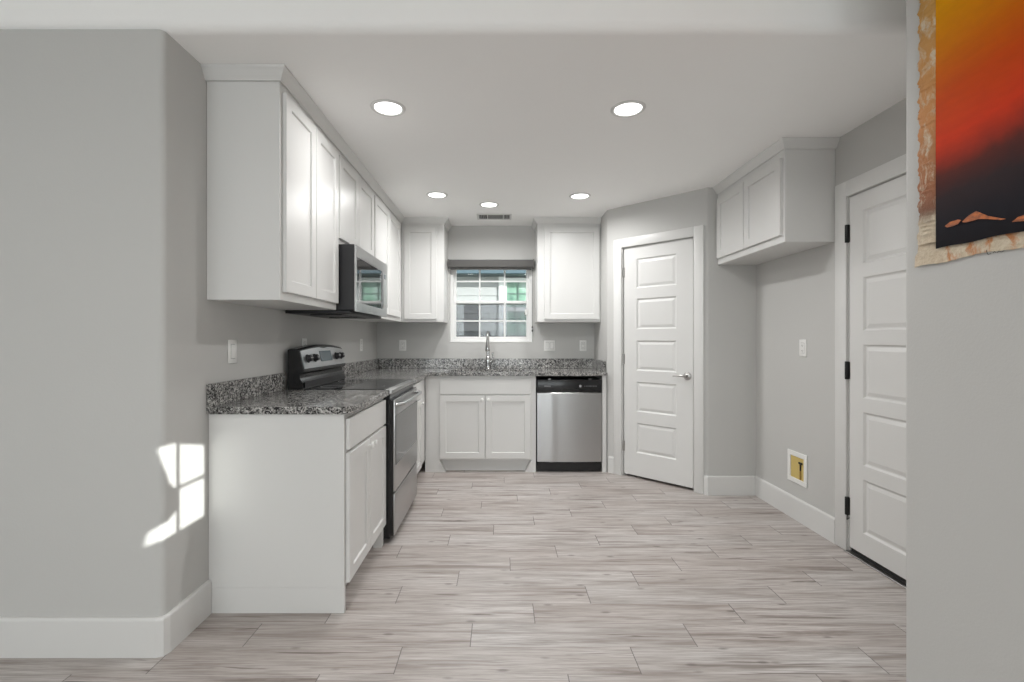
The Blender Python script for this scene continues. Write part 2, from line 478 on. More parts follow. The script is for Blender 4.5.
def interior_door(name, fr, u0, width, z0, height, panelz, stile, vf, label):
    base = fr((u0+width/2, -.03, z0))
    root = sempty(name, base, label)
    f2 = lambda p: fr((p[0]+u0, p[1]-.038+vf, p[2]+z0))
    pn = [(stile, width-stile*1.12, a-z0, b_-z0) for a, b_ in panelz]
    mb = MB(); mb.door(f2, width, height, .038, pn, [(.009, .009), (.015, .010), (.036, .003)])
    s = mb.build('door_panel', mDoor, root, smooth=False)
    return root, s
PZ = [(.228, .495), (.594, .861), (.960, 1.227), (1.329, 1.600), (1.694, 1.956)]
d1, _ = interior_door('door_1', DF, U0+.012, U1-U0-.024, .022, 2.04, PZ, .125, -.008, 'white five-panel corner pantry door with a lever handle')
PZ2 = [(.15+i*.378, .15+i*.378+.30) for i in range(5)]
d2, _ = interior_door('door_2', RF, .010, D2b-D2a-.020, .03, 2.028, PZ2, .105, .003, 'white five-panel side door with black hinges at right')
for i, z in enumerate((1.845, 1.06, .272)):
    mb = MB()
    p = DF((U0+.006, -.004, 0))
    mb.lathe([(.0062, z-.045), (.0062, z+.045)], (p.x, p.y, 0), seg=12)
    mb.box(U0+.005, U0+.022, -.012, -.004, z-.045, z+.045, .001, 1, fr=DF)
    o_ = mb.build('hinge', mNickel, d1)
for i, z in enumerate((1.852, 1.055, .265)):
    mb = MB()
    p = RF((.001, .010, 0))
    mb.lathe([(.010, z-.052), (.011, z-.05), (.011, z+.05), (.010, z+.052)], (p.x, p.y, 0), seg=12)
    mb.box(-.004, .016, -.006, .006, z-.05, z+.05, .001, 1, fr=RF)
    if i == 2:
        mb.tube([RF((.006, .012, z-.05)), RF((.015, .02, z-.075)), RF((.045, .03, z-.055))], .003, 8)
    mb.build('hinge', mHinge, d2)
# lever handle of the pantry door
lv = MB(); hu, hz = .757, .935
ax = Matrix(((q2, 0, -q2), (-q2, 0, -q2), (0, 1, 0)))   # local z -> out of wall
pc = DF((hu, -.010, hz))
lv.lathe([(.0, 0), (.033, 0), (.034, .004), (.031, .009), (.016, .013), (.011, .016), (.011, .045), (.013, .052), (.009, .058), (0, .06)], pc, ax, 24)
lv.tube([DF((hu, .038, hz)), DF((hu-.02, .042, hz+.001)), DF((hu-.05, .043, hz+.004)), DF((hu-.085, .041, hz+.002)), DF((hu-.105, .038, hz-.003))], [.010, .0095, .008, .007, .005], 12)
lv.build('door_handle', mNickel, d1)
# sweep and threshold of the right door
MB().box(.012, D2b-D2a-.012, -.05, -.006, .006, .028, .002, 1, fr=RF).build('door_sweep', mRubber, d2)
MB().box(.0, D2b-D2a, -.10, .03, 0, .008, .002, 1, fr=RF).build('threshold', mNickel, d2)

# ---------------------------------------------------------------- windows
def window_unit(name, x0, x1, z0, z1, y, mid, cols, rows_low, rows_up, label, screen=True, flip=1, ax='y'):
    """single hung vinyl window; y = plane of inside face; flip=+1 outside is +y"""
    root = sempty(name, ((x0+x1)/2, y, z0) if ax == 'y' else (y, (x0+x1)/2, z0), label)
    def fr(p): return Vector((p[0], y+flip*p[1], p[2])) if ax == 'y' else Vector((y+flip*p[1], p[0], p[2]))
    F = .035
    mb = MB()
    for a in ((x0, x0+F, z0, z1), (x1-F, x1, z0, z1), (x0+F, x1-F, z0, z0+F), (x0+F, x1-F, z1-F, z1)):
        mb.box(a[0], a[1], 0, .07, a[2], a[3], .003, 1, fr=fr)
    mb.build('window_frame', mVinyl, root)
    def sash(nm, a0, a1, c0, c1, v0, v1, cols, rows, r=.028):
        s = MB()
        for a in ((a0, a0+r, c0, c1), (a1-r, a1, c0, c1), (a0+r, a1-r, c0, c0+r), (a0+r, a1-r, c1-r, c1)):
            s.box(a[0], a[1], v0, v1, a[2], a[3], .003, 1, fr=fr)
        vm = (v0+v1)/2
        for cx in cols: s.box(cx-.008, cx+.008, vm-.009, vm+.009, c0+r, c1-r, .002, 1, fr=fr)
        for cz in rows: s.box(a0+r, a1-r, vm-.0085, vm+.0085, cz-.008, cz+.008, .002, 1, fr=fr)
        so = s.build(nm, mVinyl, root)
        MB().box(a0+r-.003, a1-r+.003, vm-.002, vm+.002, c0+r-.003, c1-r+.003, fr=fr).build('glass_pane', mGlass, so)
    sash('lower_sash', x0+F, x1-F, z0+F, mid+.018, .008, .033, cols, rows_low)
    sash('upper_sash', x0+F, x1-F, mid-.018, z1-F, .038, .062, cols, rows_up)
    if screen:
        MB().box(x0+F, x1-F, .066, .067, z0+F, mid, fr=fr).build('insect_screen', mScreen, root)
    return root, fr
wr, wf = window_unit('window_1', KW[0], KW[1], KW[2], KW[3], YB+.045, 1.635, (-.230, .040), (1.436,), (1.866,), 'white vinyl grid window above the sink')
# sash lock + cord cleat
MB().box(.255, .285, -.012, .010, 1.50, 1.56, .003, 1, fr=wf).build('sash_latch', mPlastic, wr)
# stool (sill)
struct(MB().box(KW[0], KW[1], YB-.004, YB+.045, KW[2]-.002, KW[2]+.012, .003, 2).build('trim_3', mTrim))
for i, h in enumerate(RW):
    cx = (h[0]+h[1])/2
    window_unit('window_%d' % (i+2), h[0], h[1], h[2], h[3], -4.59, 1.35, (h[0]+(h[1]-h[0])/3, h[0]+(h[1]-h[0])*2/3), (.85,), (1.9,), 'large white living room window behind the camera', False, -1)
    L = bpy.data.lights.new('sky_portal', 'AREA'); L.shape = 'RECTANGLE'; L.size = h[1]-h[0]; L.size_y = h[3]-h[2]; L.cycles.is_portal = True
    po = bpy.data.objects.new('sky_portal', L); COL.objects.link(po); po.location = (cx, -4.72, (h[2]+h[3])/2); po.rotation_euler = (PI/2, 0, PI)
    po.rotation_euler = Vector((0, 1, 0)).to_track_quat('-Z', 'Y').to_euler()
# small sun window
w4 = sempty('window_4', (XN+.04, -.25, SW[2]), 'small square living room window')
mb = MB()
y0, y1, z0, z1 = SW
fy0, fy1, fz0, fz1 = -.42, -.071, 1.427, 1.800
for a in ((y0, fy0, z0, z1), (fy1, y1, z0, z1), (fy0, fy1, z0, fz0), (fy0, fy1, fz1, z1)):
    mb.box(XN+.03, XN+.06, a[0], a[1], a[2], a[3])
mb.box(XN+.04, XN+.05, -.259, -.243, fz0, fz1)
mb.box(XN+.04, XN+.05, fy0, fy1, 1.602, 1.615)
mb.build('window_frame', mVinyl, w4)
MB().box(XN+.052, XN+.055, fy0, fy1, fz0, fz1).build('glass_pane', mGlass, w4)
blocker = MB().prism([(y_+.037, z_-.017) for y_, z_ in [(-.70, 1.93), (-.05, 1.93), (-.05, 1.737), (-.245, 1.785), (-.30, 1.803), (-.359, 1.811), (-.33, 1.73), (-.300, 1.65), (-.27, 1.615), (-.245, 1.60), (-.245, 1.535), (-.275, 1.508), (-.31, 1.492), (-.36, 1.487), (-.385, 1.48), (-.392, 1.44), (-.43, 1.38), (-.70, 1.36)]], XN-.012, XN-.002, 'x')  # added sheet out of view, outline cut to shape the sun patch
tag(blocker.build('sun_blocker', mShade, origin=(XN-.007, -.45, 1.36)), 'unseen cut-out sheet added at the square living room window to shape the sun patch', 'sun_blocker')

# roller shade
rs = thing('roller_shade', 'dark grey rolled-up roller shade cassette over the sink window', 'window shade', (-.105, YB, 1.985))
mb = MB().prism(fillet([(YB-.075, 1.992), (YB-.075, 2.076), (YB-.002, 2.076), (YB-.002, 1.992)], [.018, .012, 0, 0], 5), -.548, .337, 'x')
mb.build('cassette', mShade, rs)
MB().box(-.535, .322, YB-.045, YB-.03, 1.972, 1.993, .004, 2).build('hem_bar', mShade, rs)
for x0 in (-.556, .337):
    MB().prism(fillet([(YB-.078, 1.988), (YB-.078, 2.080), (YB-.001, 2.080), (YB-.001, 1.988)], [.02, .014, 0, 0], 5), x0, x0+.008, 'x').build('end_cap', mShade, rs)
mb = MB()
mb.tube([(.330, YB-.03, 1.99), (.331, YB-.028, 1.7), (.331, YB-.026, 1.38)], .0018, 6)
mb.lathe([(0, 0), (.006, .003), (.007, .02), (.004, .026), (0, .028)], (.331, YB-.026, 1.352), seg=10)
mb.lathe([(0, 0), (.006, .003), (.007, .02), (.004, .026), (0, .028)], (.331, YB-.026, 1.318), seg=10)
mb.build('pull_cord', mBlackP, rs)

# ---------------------------------------------------------------- cabinets
def shaker(parent, fr, u0, u1, z0, z1, v=.0, thick=.019, rail=.055, name='door', flat=False):
    f2 = lambda p: fr((p[0]+u0, p[1]+v+.001, p[2]+z0))
    mb = MB()
    if flat: mb.door(f2, u1-u0, z1-z0, thick, [], [])if False else mb.box(u0, u1, v+.001, v+thick, z0, z1, .0025, 2, fr=fr)
    else: mb.door(f2, u1-u0, z1-z0, thick, [(rail, u1-u0-rail, rail, z1-z0-rail)], [(.0015, .002), (.004, .009)])
    return mb.build(name, mCab, parent, smooth=False)
def knob(parent, fr, u, z, v=.02):
    c = fr((u, v, z)); n = fr((0, 1, 0))-fr((0, 0, 0))
    R = Vector((0, 0, 1)).rotation_difference(n).to_matrix()
    return MB().lathe([(0, 0), (.006, 0), (.0055, .010), (.013, .016), (.0145, .021), (.012, .026), (0, .028)], c, R, 16).build('knob', mPlastic, parent)
def crown(parent, path, z0=2.390, z1=HC-.001):
    """path: polyline of cabinet face (x,y); room is on the right side of travel; crown sweeps up and outwards"""
    b = bmesh.new(); P = [Vector(p) for p in path]; n = len(P); nor = []
    for i in range(n):
        d0 = (P[i]-P[i-1]).normalized() if i else None; d1 = (P[i+1]-P[i]).normalized() if i < n-1 else None
        n0 = Vector((d0.y, -d0.x)) if d0 else None; n1 = Vector((d1.y, -d1.x)) if d1 else None
        if n0 is None: nn = n1
        elif n1 is None: nn = n0
        else: nn = n0+n1; nn = nn/(1+n0.dot(n1))
        nor.append(nn)
    h = z1-z0
    prof = [(.0005, z0), (.010, z0), (.011, z0+.10*h), (.015, z0+.16*h), (.020, z0+.35*h), (.030, z0+.60*h), (.034, z0+.76*h), (.037, z0+.80*h), (.039, z0+.86*h), (.040, z1), (.0005, z1)]
    K = len(prof)
    rings = [[b.verts.new((p.x+m.x*a, p.y+m.y*a, z)) for a, z in prof] for p, m in zip(P, nor)]
    for r0, r1 in zip(rings, rings[1:]):
        for q in range(K): b.faces.new((r0[q], r0[(q+1) % K], r1[(q+1) % K], r1[q]))
    b.faces.new(rings[0]); b.faces.new(rings[-1])
    bmesh.ops.recalc_face_normals(b, faces=b.faces[:])
    return MB()._add(b).build('crown_moulding', mCab, parent)

XU = -.992   # face of the left upper cabinets
LF = lambda y0: frame((XU, y0, 0), (0, 1, 0), (1, 0, 0))
YU0, YU1, YU2, YU3 = 2.105, 2.83, 3.615, 4.662
G = .0012
def upper_left(y0, y1, zb, ztop_door, zdoor0, doors, label, cr, shp=None):
    root = thing('wall_cabinet', label, 'cabinet', (XL+.16, (y0+y1)/2, zb), 'white shaker wall cabinets')
    mb = MB(); mb.box(XL+.001, XU, y0+G, y1-G, zb, HC-.002, .0015, 1)
    mb.build('cabinet_body', mCab, root)
    f = LF(0)
    for (a, b_) in doors: shaker(root, f, a, b_, zdoor0, ztop_door)
    crown(root, cr)
    return root
upper_left(YU0, YU1, 1.412, 2.354, 1.450, [(2.130, 2.474), (2.480, 2.815)], 'tall white two-door wall cabinet nearest on the left, with the bare end panel',
           [(XL, YU0), (XU, YU0), (XU, YU1)][::1])
upper_left(YU1, YU2, 1.815, 2.354, 1.850, [(2.846, 3.216), (3.222, 3.600)], 'short white two-door wall cabinet above the microwave', [(XU, YU1), (XU, YU2)])
upper_left(YU2, YU3+.018, 1.412, 2.354, 1.450, [(3.640, 4.095), (4.101, 4.560)], 'white two-door wall cabinet between the microwave and the back corner', [(XU, YU2), (XU, YU3)])
BF = frame((0, 4.68, 0), (1, 0, 0), (0, -1, 0))
bl = thing('wall_cabinet', 'narrow white single-door wall cabinet in the corner, left of the window', 'cabinet', (-.78, 4.84, 1.412), 'white shaker wall cabinets')
MB().box(XU+.001, -.566, 4.68, YB-.001, 1.412, HC-.002, .0015, 1).build('cabinet_body', mCab, bl)
shaker(bl, BF, -.962, -.637, 1.437, 2.355)
crown(bl, [(XU+.02, 4.68), (-.566, 4.68), (-.566, YB-.001)])
br = thing('wall_cabinet', 'white single-door wall cabinet right of the window', 'cabinet', (.67, 4.84, 1.412), 'white shaker wall cabinets')
MB().box(.362, .990, 4.68, YB-.001, 1.412, HC-.002, .0015, 1).build('cabinet_body', mCab, br)
shaker(br, BF, .430, .975, 1.437, 2.355)
crown(br, [(.362, YB-.001), (.362, 4.68), (.990, 4.68)])
# cabinet over the refrigerator space
XF = 1.722
fr_ = thing('wall_cabinet', 'white two-door cabinet high over the empty refrigerator nook', 'cabinet', (1.87, 3.29, 1.828), 'white shaker wall cabinets')
FF = frame((XF, 3.735, 0), (0, -1, 0), (-1, 0, 0))
MB().box(XF, XR-.001, 2.852, 3.735, 1.828, HC-.002, .0015, 1).build('cabinet_body', mCab, fr_)
shaker(fr_, FF, .022, .430, 1.872, 2.346); shaker(fr_, FF, .438, .862, 1.872, 2.346)
crown(fr_, [(XF, 3.735), (XF, 2.852), (XR-.001, 2.852)])

# base cabinets
XBF = -.708; TOP = .898
LB = frame((XBF, 0, 0), (0, 1, 0), (1, 0, 0))
def base_left(y0, y1, drawer, doors, label, endpanel):
    root = thing('base_cabinet', label, 'cabinet', ((XL+XBF)/2, (y0+y1)/2, 0), 'white shaker base cabinets')
    mb = MB()
    mb.box(XL+.001, XBF, y0+G, y1-G, .115, TOP, .0012, 1)
    ys = y0+G
    if endpanel:
        mb.box(XL+.001, XBF, y0+G, y0+.022, .0, .115, 0)
        mb.box(XBF-.05, XBF, y1-.045, y1-G, .0, .115, 0)
        ys = y0+.022
    mb.box(XL+.001, XBF-.07, ys, y1-G, 0, .115, 0)
    mb.build('cabinet_body', mCab, root)
    dr = shaker(root, LB, drawer[0], drawer[1], .732, .874, name='drawer', flat=True)
    for i, (a, b_) in enumerate(doors):
        d = shaker(root, LB, a, b_, .128, .718)
        if len(doors) == 2: knob(d, LB, b_-.03 if i == 0 else a+.03, .685)
        else: knob(d, LB, b_-.03, .685)
    return root
base_left(2.118, 2.832, (2.140, 2.815), [(2.140, 2.475), (2.481, 2.815)], 'white base cabinet nearest on the left, drawer over two doors and a bare end panel', True)
base_left(3.612, 4.36, (3.63, 4.08), [(3.63, 4.08)], 'narrow white base cabinet between the oven range and the corner', False)
YF = 4.38
SB = frame((0, YF, 0), (1, 0, 0), (0, -1, 0))
sb = thing('base_cabinet', 'white sink base cabinet under the window with two doors and a toe recess', 'cabinet', (-.15, 4.68, 0), 'white shaker base cabinets')
mb = MB()
mb.box(XBF+.002, .325, YF, YF+.045, .115, TOP, .001, 1)
mb.box(XBF+.002, .325, YF+.045, YB-.002, .115, .66, 0)
mb.box(XBF+.002, -.575, YF, YF+.07, 0, .115, 0); mb.box(.285, .325, YF, YF+.07, 0, .115, 0)
mb.box(XBF+.002, .325, YF+.07, YB-.002, 0, .115, 0)
mb.prism([(-.575, 0), (-.515, 0), (-.575, .115)], YF+.001, YF+.07, 'y'); mb.prism([(.285, 0), (.225, 0), (.285, .115)], YF+.001, YF+.07, 'y')
mb.build('cabinet_body', mCab, sb)
shaker(sb, SB, -.568, .275, .728, .862, name='false_drawer_front', flat=True)
for i, (a, b_) in enumerate(((-.568, -.149), (-.143, .275))):
    d = shaker(sb, SB, a, b_, .130, .716)
    knob(d, SB, b_-.028 if i == 0 else a+.028, .680)
# filler at the far right of the run
ep = MB().box(.944, .983, YF, YB-.002, 0, TOP, .001, 1)
tag(ep.build('filler_panel', mCab, origin=(.963, 4.69, 0)), 'narrow white filler panel right of the dishwasher', 'cabinet panel')

# countertops
CB, CT = .899, .932
ct1 = thing('countertop', 'short speckled grey granite countertop nearest, on the left base cabinet', 'countertop', (-1.0, 2.46, CB))
MB().prism(fillet([(XL+.001, 2.103), (-.672, 2.103), (-.672, 2.834), (XL+.001, 2.834)], [0, .035, 0, 0]), CB, CT, bev=.004).build('slab', mGran, ct1)
MB().box(XL+.001, XL+.021, 2.103, 2.834, CT+.0005, 1.035, .002, 1).build('backsplash', mGran, ct1)
ct2 = thing('countertop', 'L-shaped speckled grey granite countertop holding the sink in the back corner', 'countertop', (-.2, 4.7, CB))
SX0, SX1, SY0, SY1 = -.50, .23, 4.44, 4.83
mb = MB()
b = bmesh.new()
xs = [XL+.001, -.672, SX0, SX1, .984]; ys = [3.609, 4.345, SY0, SY1, YB-.001]
V = {}
def vt(x, y, z):
    kk = (x, y, z)
    if kk not in V: V[kk] = b.verts.new(kk)
    return V[kk]
def sol(i, j):
    if i < 0 or j < 0 or i > 3 or j > 3: return False
    if j == 0: return i == 0
    return not (i == 2 and j == 2)
for i in range(4):
    for j in range(4):
        if not sol(i, j): continue
        for z in (CB, CT): b.faces.new((vt(xs[i], ys[j], z), vt(xs[i+1], ys[j], z), vt(xs[i+1], ys[j+1], z), vt(xs[i], ys[j+1], z)))
        if not sol(i-1, j): b.faces.new((vt(xs[i], ys[j], CB), vt(xs[i], ys[j+1], CB), vt(xs[i], ys[j+1], CT), vt(xs[i], ys[j], CT)))
        if not sol(i+1, j): b.faces.new((vt(xs[i+1], ys[j], CB), vt(xs[i+1], ys[j+1], CB), vt(xs[i+1], ys[j+1], CT), vt(xs[i+1], ys[j], CT)))
        if not sol(i, j-1): b.faces.new((vt(xs[i], ys[j], CB), vt(xs[i+1], ys[j], CB), vt(xs[i+1], ys[j], CT), vt(xs[i], ys[j], CT)))
        if not sol(i, j+1): b.faces.new((vt(xs[i], ys[j+1], CB), vt(xs[i+1], ys[j+1], CB), vt(xs[i+1], ys[j+1], CT), vt(xs[i], ys[j+1], CT)))
bmesh.ops.recalc_face_normals(b, faces=b.faces[:])
bmesh.ops.dissolve_limit(b, angle_limit=.01, verts=b.verts[:], edges=b.edges[:])
ed = [e for e in b.edges if all(abs(v.co.z-CT) < 1e-5 for v in e.verts) and e.calc_face_angle(0) > 1]
bmesh.ops.bevel(b, geom=ed, offset=.004, segments=2, affect='EDGES')
mb._add(b).build('slab', mGran, ct2)
mb = MB()
mb.box(XL+.001, XL+.021, 3.609, YB-.022, CT+.0005, 1.035, .002, 1)
mb.box(XL+.001, .984, YB-.021, YB-.001, CT+.0005, 1.035, .002, 1)
mb.box(.964, .984, 4.42, YB-.022, CT+.0005, 1.035, .002, 1)
mb.build('backsplash', mGran, ct2)
# sink
sk = MB()
r = [(SX0-.01, SX1+.01, SY0-.01, SY1+.01, CB-.001), (SX0+.004, SX1-.004, SY0+.004, SY1-.004, CB-.001), (SX0+.012, SX1-.012, SY0+.012, SY1-.012, .72), (SX0+.04, SX1-.04, SY0+.04, SY1-.04, .70)]
b = bmesh.new(); rings = []
for x0, x1, y0, y1, z in r:
    rings.append([b.verts.new(p) for p in ((x0, y0, z), (x1, y0, z), (x1, y1, z), (x0, y1, z))])
for a, c in zip(rings, rings[1:]):
    for i in range(4): b.faces.new((a[i], a[(i+1) % 4], c[(i+1) % 4], c[i]))
b.faces.new(rings[-1])
sk._add(b); sk.lathe([(.04, .701), (.042, .703), (.03, .704), (0, .702)], ((SX0+SX1)/2, (SY0+SY1)/2, 0), seg=20)
so = tag(sk.build('sink', mSteel, origin=((SX0+SX1)/2, (SY0+SY1)/2, .70)), 'stainless undermount sink basin set in the granite below the window', 'sink')
# faucet
fx, fy_ = -.135, 4.895
fa = thing('faucet', 'chrome gooseneck pull-down kitchen faucet in front of the window', 'faucet', (fx, fy_, CT))
MB().lathe([(0, CT), (.030, CT), (.030, CT+.006), (.027, CT+.012), (.025, CT+.03), (.028, CT+.06), (.028, CT+.10), (.024, CT+.12), (.017, CT+.135), (.0165, CT+.15), (0, CT+.15)], (fx, fy_, 0)).build('faucet_base', mChrome, fa)
pts = [(fx, fy_, CT+.14), (fx, fy_, CT+.25)]
for q in range(0, 11):
    th = PI*q/10; pts.append((fx, fy_-.075+.075*math.cos(th), CT+.30+.085*math.sin(th)))
pts.append((fx, fy_-.15, CT+.27))
MB().tube(pts, .0145, 14).build('spout', mChrome, fa)
MB().lathe([(0, CT+.185), (.020, CT+.185), (.024, CT+.192), (.024, CT+.215), (.020, CT+.245), (.0155, CT+.285), (0, CT+.285)], (fx, fy_-.15, 0)).build('spray_head', mChrome, fa)
mb = MB(); mb.tube([(fx+.018, fy_, CT+.075), (fx+.045, fy_-.003, CT+.078), (fx+.058, fy_-.01, CT+.095), (fx+.052, fy_-.012, CT+.14), (fx+.048, fy_-.012, CT+.172)], [.016, .016, .013, .009, .010], 12)
mb.build('lever', mChrome, fa)

# ---------------------------------------------------------------- range
RY0, RY1 = 2.840, 3.604; XRF = -.672
rg = thing('oven_range', 'stainless electric range with black glass cooktop between the left cabinets', 'range', (-1.0, 3.22, 0))
mb = MB(); mb.box(XL+.03, XRF, RY0, RY1, .03, .905, .003, 1); mb.box(XRF-.01, XRF+.018, RY0+.004, RY1-.002, .046, .870, .002, 1)
for (x, y) in ((-1.2, RY0+.06), (-1.2, RY1-.06), (-.74, RY0+.06), (-.74, RY1-.06)): mb.lathe([(.018, 0), (.018, .03)], (x, y, 0), seg=12)
mb.build('body', mBlack, rg)
ck = MB().box(XL+.12, XRF+.012, RY0+.002, RY1-.002, .9055, .928, .005, 2).build('cooktop_frame', mSteel, rg)
MB().box(XL+.125, XRF-.030, RY0+.014, RY1-.014, .9285, .934, .002, 1).build('cooktop_glass', mGlassTop, ck)
for (x, y, r_) in ((-.85, 3.02, .10), (-.85, 3.42, .075), (-1.08, 3.02, .075), (-1.08, 3.42, .10)):
    MB().lathe([(r_, .9343), (r_, .9346), (r_-.003, .9346), (r_-.003, .9343)], (x, y, 0), seg=40, ring=True).build('burner_ring', mMark, ck)
RFm = frame((XRF, RY0, 0), (0, 1, 0), (1, 0, 0)); RW_ = RY1-RY0
od = MB().box(.008, RW_-.004, .0185, .030, .312, .868, .002, 2, fr=RFm).build('oven_door', mSteel, rg)
MB().box(.022, RW_-.022, .0302, .0335, .470, .772, .001, 1, fr=RFm).build('window', mOvenGlass, od)
mb = MB()
ph = [RFm((.035, .028, .835)), RFm((.045, .058, .838)), RFm((.075, .070, .838))]
ph += [RFm((.08+(RW_-.16)*q/8, .070+.006*math.sin(PI*q/8), .838)) for q in range(9)]
ph += [RFm((RW_-.075, .070, .838)), RFm((RW_-.045, .058, .838)), RFm((RW_-.035, .028, .835))]
mb.tube(ph, .011, 12); mb.build('handle', mSteel, od)
MB().box(.008, RW_-.004, .0185, .028, .048, .298, .003, 2, fr=RFm).build('storage_drawer', mSteel, rg)
# back guard
XG = XL+.024
bgd = MB()
def arch(y): s_ = (y-RY0)/(RY1-RY0); return 1.178+.024*math.sin(PI*s_)
N = 16
bb_ = bmesh.new(); rows = []
for i in range(N+1):
    y = RY0+(RY1-RY0)*i/N; zt = arch(y)
    rows.append([bb_.verts.new(p) for p in ((XL+.03, y, .9285), (XL+.03, y, zt-.006), (XL+.040, y, zt), (XG+.062, y, zt), (XG+.075, y, zt-.010), (XG+.103, y, 1.050), (XG+.103, y, 1.036), (XG+.080, y, 1.022), (XG+.080, y, 1.00), (XG+.090, y, .985), (XG+.102, y, .9285))])
K = len(rows[0])
for r0, r1 in zip(rows, rows[1:]):
    for q in range(K): bb_.faces.new((r0[q], r0[(q+1) % K], r1[(q+1) % K], r1[q]))
bb_.faces.new(rows[0]); bb_.faces.new(rows[-1]); bmesh.ops.recalc_face_normals(bb_, faces=bb_.faces[:])
bo = bgd._add(bb_).build('backguard', mBlack, rg)
# control panel lying on the tilted face
tz0, tz1 = 1.052, 1.165
def cp(y, z, off=0):
    s_ = (z-1.050)/(1.168-1.050); x = XG+.103-(.028)*s_
    return Vector((x+off*.973, y, z+off*.23))
def plate(name, y0, y1, z0f, z1f, o0, o1, m, parent, n=12, arc=False):
    b = bmesh.new(); R0 = []
    for i in range(n+1):
        y = y0+(y1-y0)*i/n; zt = z1f+(arch(y)-1.178)*.85 if arc else z1f
        R0.append([b.verts.new(cp(y, z0f, o0)), b.verts.new(cp(y, zt, o0)), b.verts.new(cp(y, zt, o1)), b.verts.new(cp(y, z0f, o1))])
    for r0, r1 in zip(R0, R0[1:]):
        for q in range(4): b.faces.new((r0[q], r0[(q+1) % 4], r1[(q+1) % 4], r1[q]))
    b.faces.new(R0[0]); b.faces.new(R0[-1]); bmesh.ops.recalc_face_normals(b, faces=b.faces[:])
    return MB()._add(b).build(name, m, parent)
cpn = plate('control_panel', RY0+.014, RY1-.014, 1.056, 1.163, .0005, .005, mSteel, bo, arc=True)
plate('display', 3.13, 3.335, 1.088, 1.157, .0055, .008, mDisp, cpn)
nd = Vector((.973, 0, .23)); Rk = Vector((0, 0, 1)).rotation_difference(nd).to_matrix()
for y in (2.925, 3.035, 3.43, 3.525):
    kb = MB().lathe([(0, 0), (.027, 0), (.027, .004), (.021, .008), (.019, .024), (.016, .027), (0, .028)], cp(y, 1.115, .005), Rk, 24).build('knob', mBlackP, cpn)
    MB().box(-.004, .004, -.016, .016, .0283, .031, .001, 1, fr=lambda p, y=y: cp(y, 1.115, .005)+Rk@Vector(p)).build('pointer', mNickel, kb)
MB().box(XG+.1025, XG+.1055, RY0+.02, RY1-.02, .940, .980, .001, 1).build('trim_panel', mBlackP, bo)

# ---------------------------------------------------------------- microwave
MX = -.905; MY0, MY1, MZ0, MZ1 = 2.842, 3.604, 1.402, 1.812
mw = thing('microwave', 'black and stainless over-the-range microwave under the short cabinet', 'microwave', (-1.12, 3.22, MZ0))
MB().box(XL+.002, MX+.018, MY0, MY1, MZ0+.012, MZ1, .002, 1).build('body', mBlackP, mw)
mb = MB().box(XL+.01, MX-.01, MY0+.01, MY1-.01, MZ0-.008, MZ0+.011, .003, 1)
mb.box(-1.2, -1.0, 2.95, 3.15, MZ0-.014, MZ0-.0085, .002, 1); mb.box(-1.2, -1.0, 3.28, 3.48, MZ0-.014, MZ0-.0085, .002, 1)
mb.build('grease_filter', mBlackP, mw)
MF = frame((MX, MY0, 0), (0, 1, 0), (1, 0, 0)); MW = MY1-MY0
dm = MB()
z0, z1 = MZ0+.004, MZ1-.004
for a in ((.002, .012, z0, z1), (MW-.13, MW-.002, z0, z1), (.012, MW-.13, z0, z0+.055), (.012, MW-.13, z1-.070, z1)):
    dm.box(a[0], a[1], .0185, .030, a[2], a[3], .0, 1, fr=MF)
dmo = dm.build('door', mSteel, mw)
MB().box(.012, MW-.13, .0185, .026, z0+.055, z1-.070, .001, 1, fr=MF).build('window', mMwGlass, dmo)
MB().box(MW-.105, MW-.045, .0302, .0315, z1-.12, z1-.085, .001, 1, fr=MF).build('display', mDisp, dmo)
MB().box(MW-.128, MW-.112, .0302, .036, z0+.06, z1-.08, .003, 2, fr=MF).build('handle', mSteel, dmo)

# ---------------------------------------------------------------- dishwasher
DX0, DX1 = .332, .940
dw = thing('dishwasher', 'stainless steel dishwasher with black control strip right of the sink cabinet', 'dishwasher', (.636, 4.66, 0))
MB().box(DX0+.003, DX1-.003, YF+.03, YB-.05, .02, .865, .002, 1).build('body', mBlackP, dw)
b = bmesh.new(); N = 24; R0 = []
def bow(s): return .012*(1-(2*s-1)**2)+ .004*math.exp(-((s-.22)/.06)**2)
for i in range(N+1):
    s_ = i/N; x = DX0+.004+(DX1-DX0-.008)*s_; yf = YF-.012-bow(s_)
    R0.append([b.verts.new((x, YF+.029, .100)), b.verts.new((x, YF+.029, .744)), b.verts.new((x, yf+.004, .744)), b.verts.new((x, yf, .739)), b.verts.new((x, yf, .105)), b.verts.new((x, yf+.004, .100))])
for r0, r1 in zip(R0, R0[1:]):
    for q in range(6): b.faces.new((r0[q], r0[(q+1) % 6], r1[(q+1) % 6], r1[q]))
b.faces.new(R0[0]); b.faces.new(R0[-1]); bmesh.ops.recalc_face_normals(b, faces=b.faces[:])
MB()._add(b).build('door', mSteelX, dw)
cpd = MB().box(DX0+.004, DX1-.004, YF-.022, YF+.029, .748, .862, .006, 2).build('control_panel', mBlack, dw)
MB().box(.565, .72, YF-.0235, YF-.0225, .750, .775, 0).build('handle_pocket', mRubber, cpd)
mb = MB()
for i in range(7): mb.box(.402+i*.0085, .408+i*.0085, YF-.0235, YF-.0225, .800, .808)
mb.build('maker_mark', mMark, cpd)
mb = MB()
for i in range(9): mb.box(.775+i*.013, .782+i*.013, YF-.0235, YF-.0225, .803, .8065)
MB().lathe([(0, 0), (.012, 0), (.012, .002), (0, .002)], (.735, YF-.0225, .805), Matrix.Rotation(PI/2, 3, 'X'), 20).build('selector_button', mMark, cpd)
mb.build('button_print', mMark, cpd)
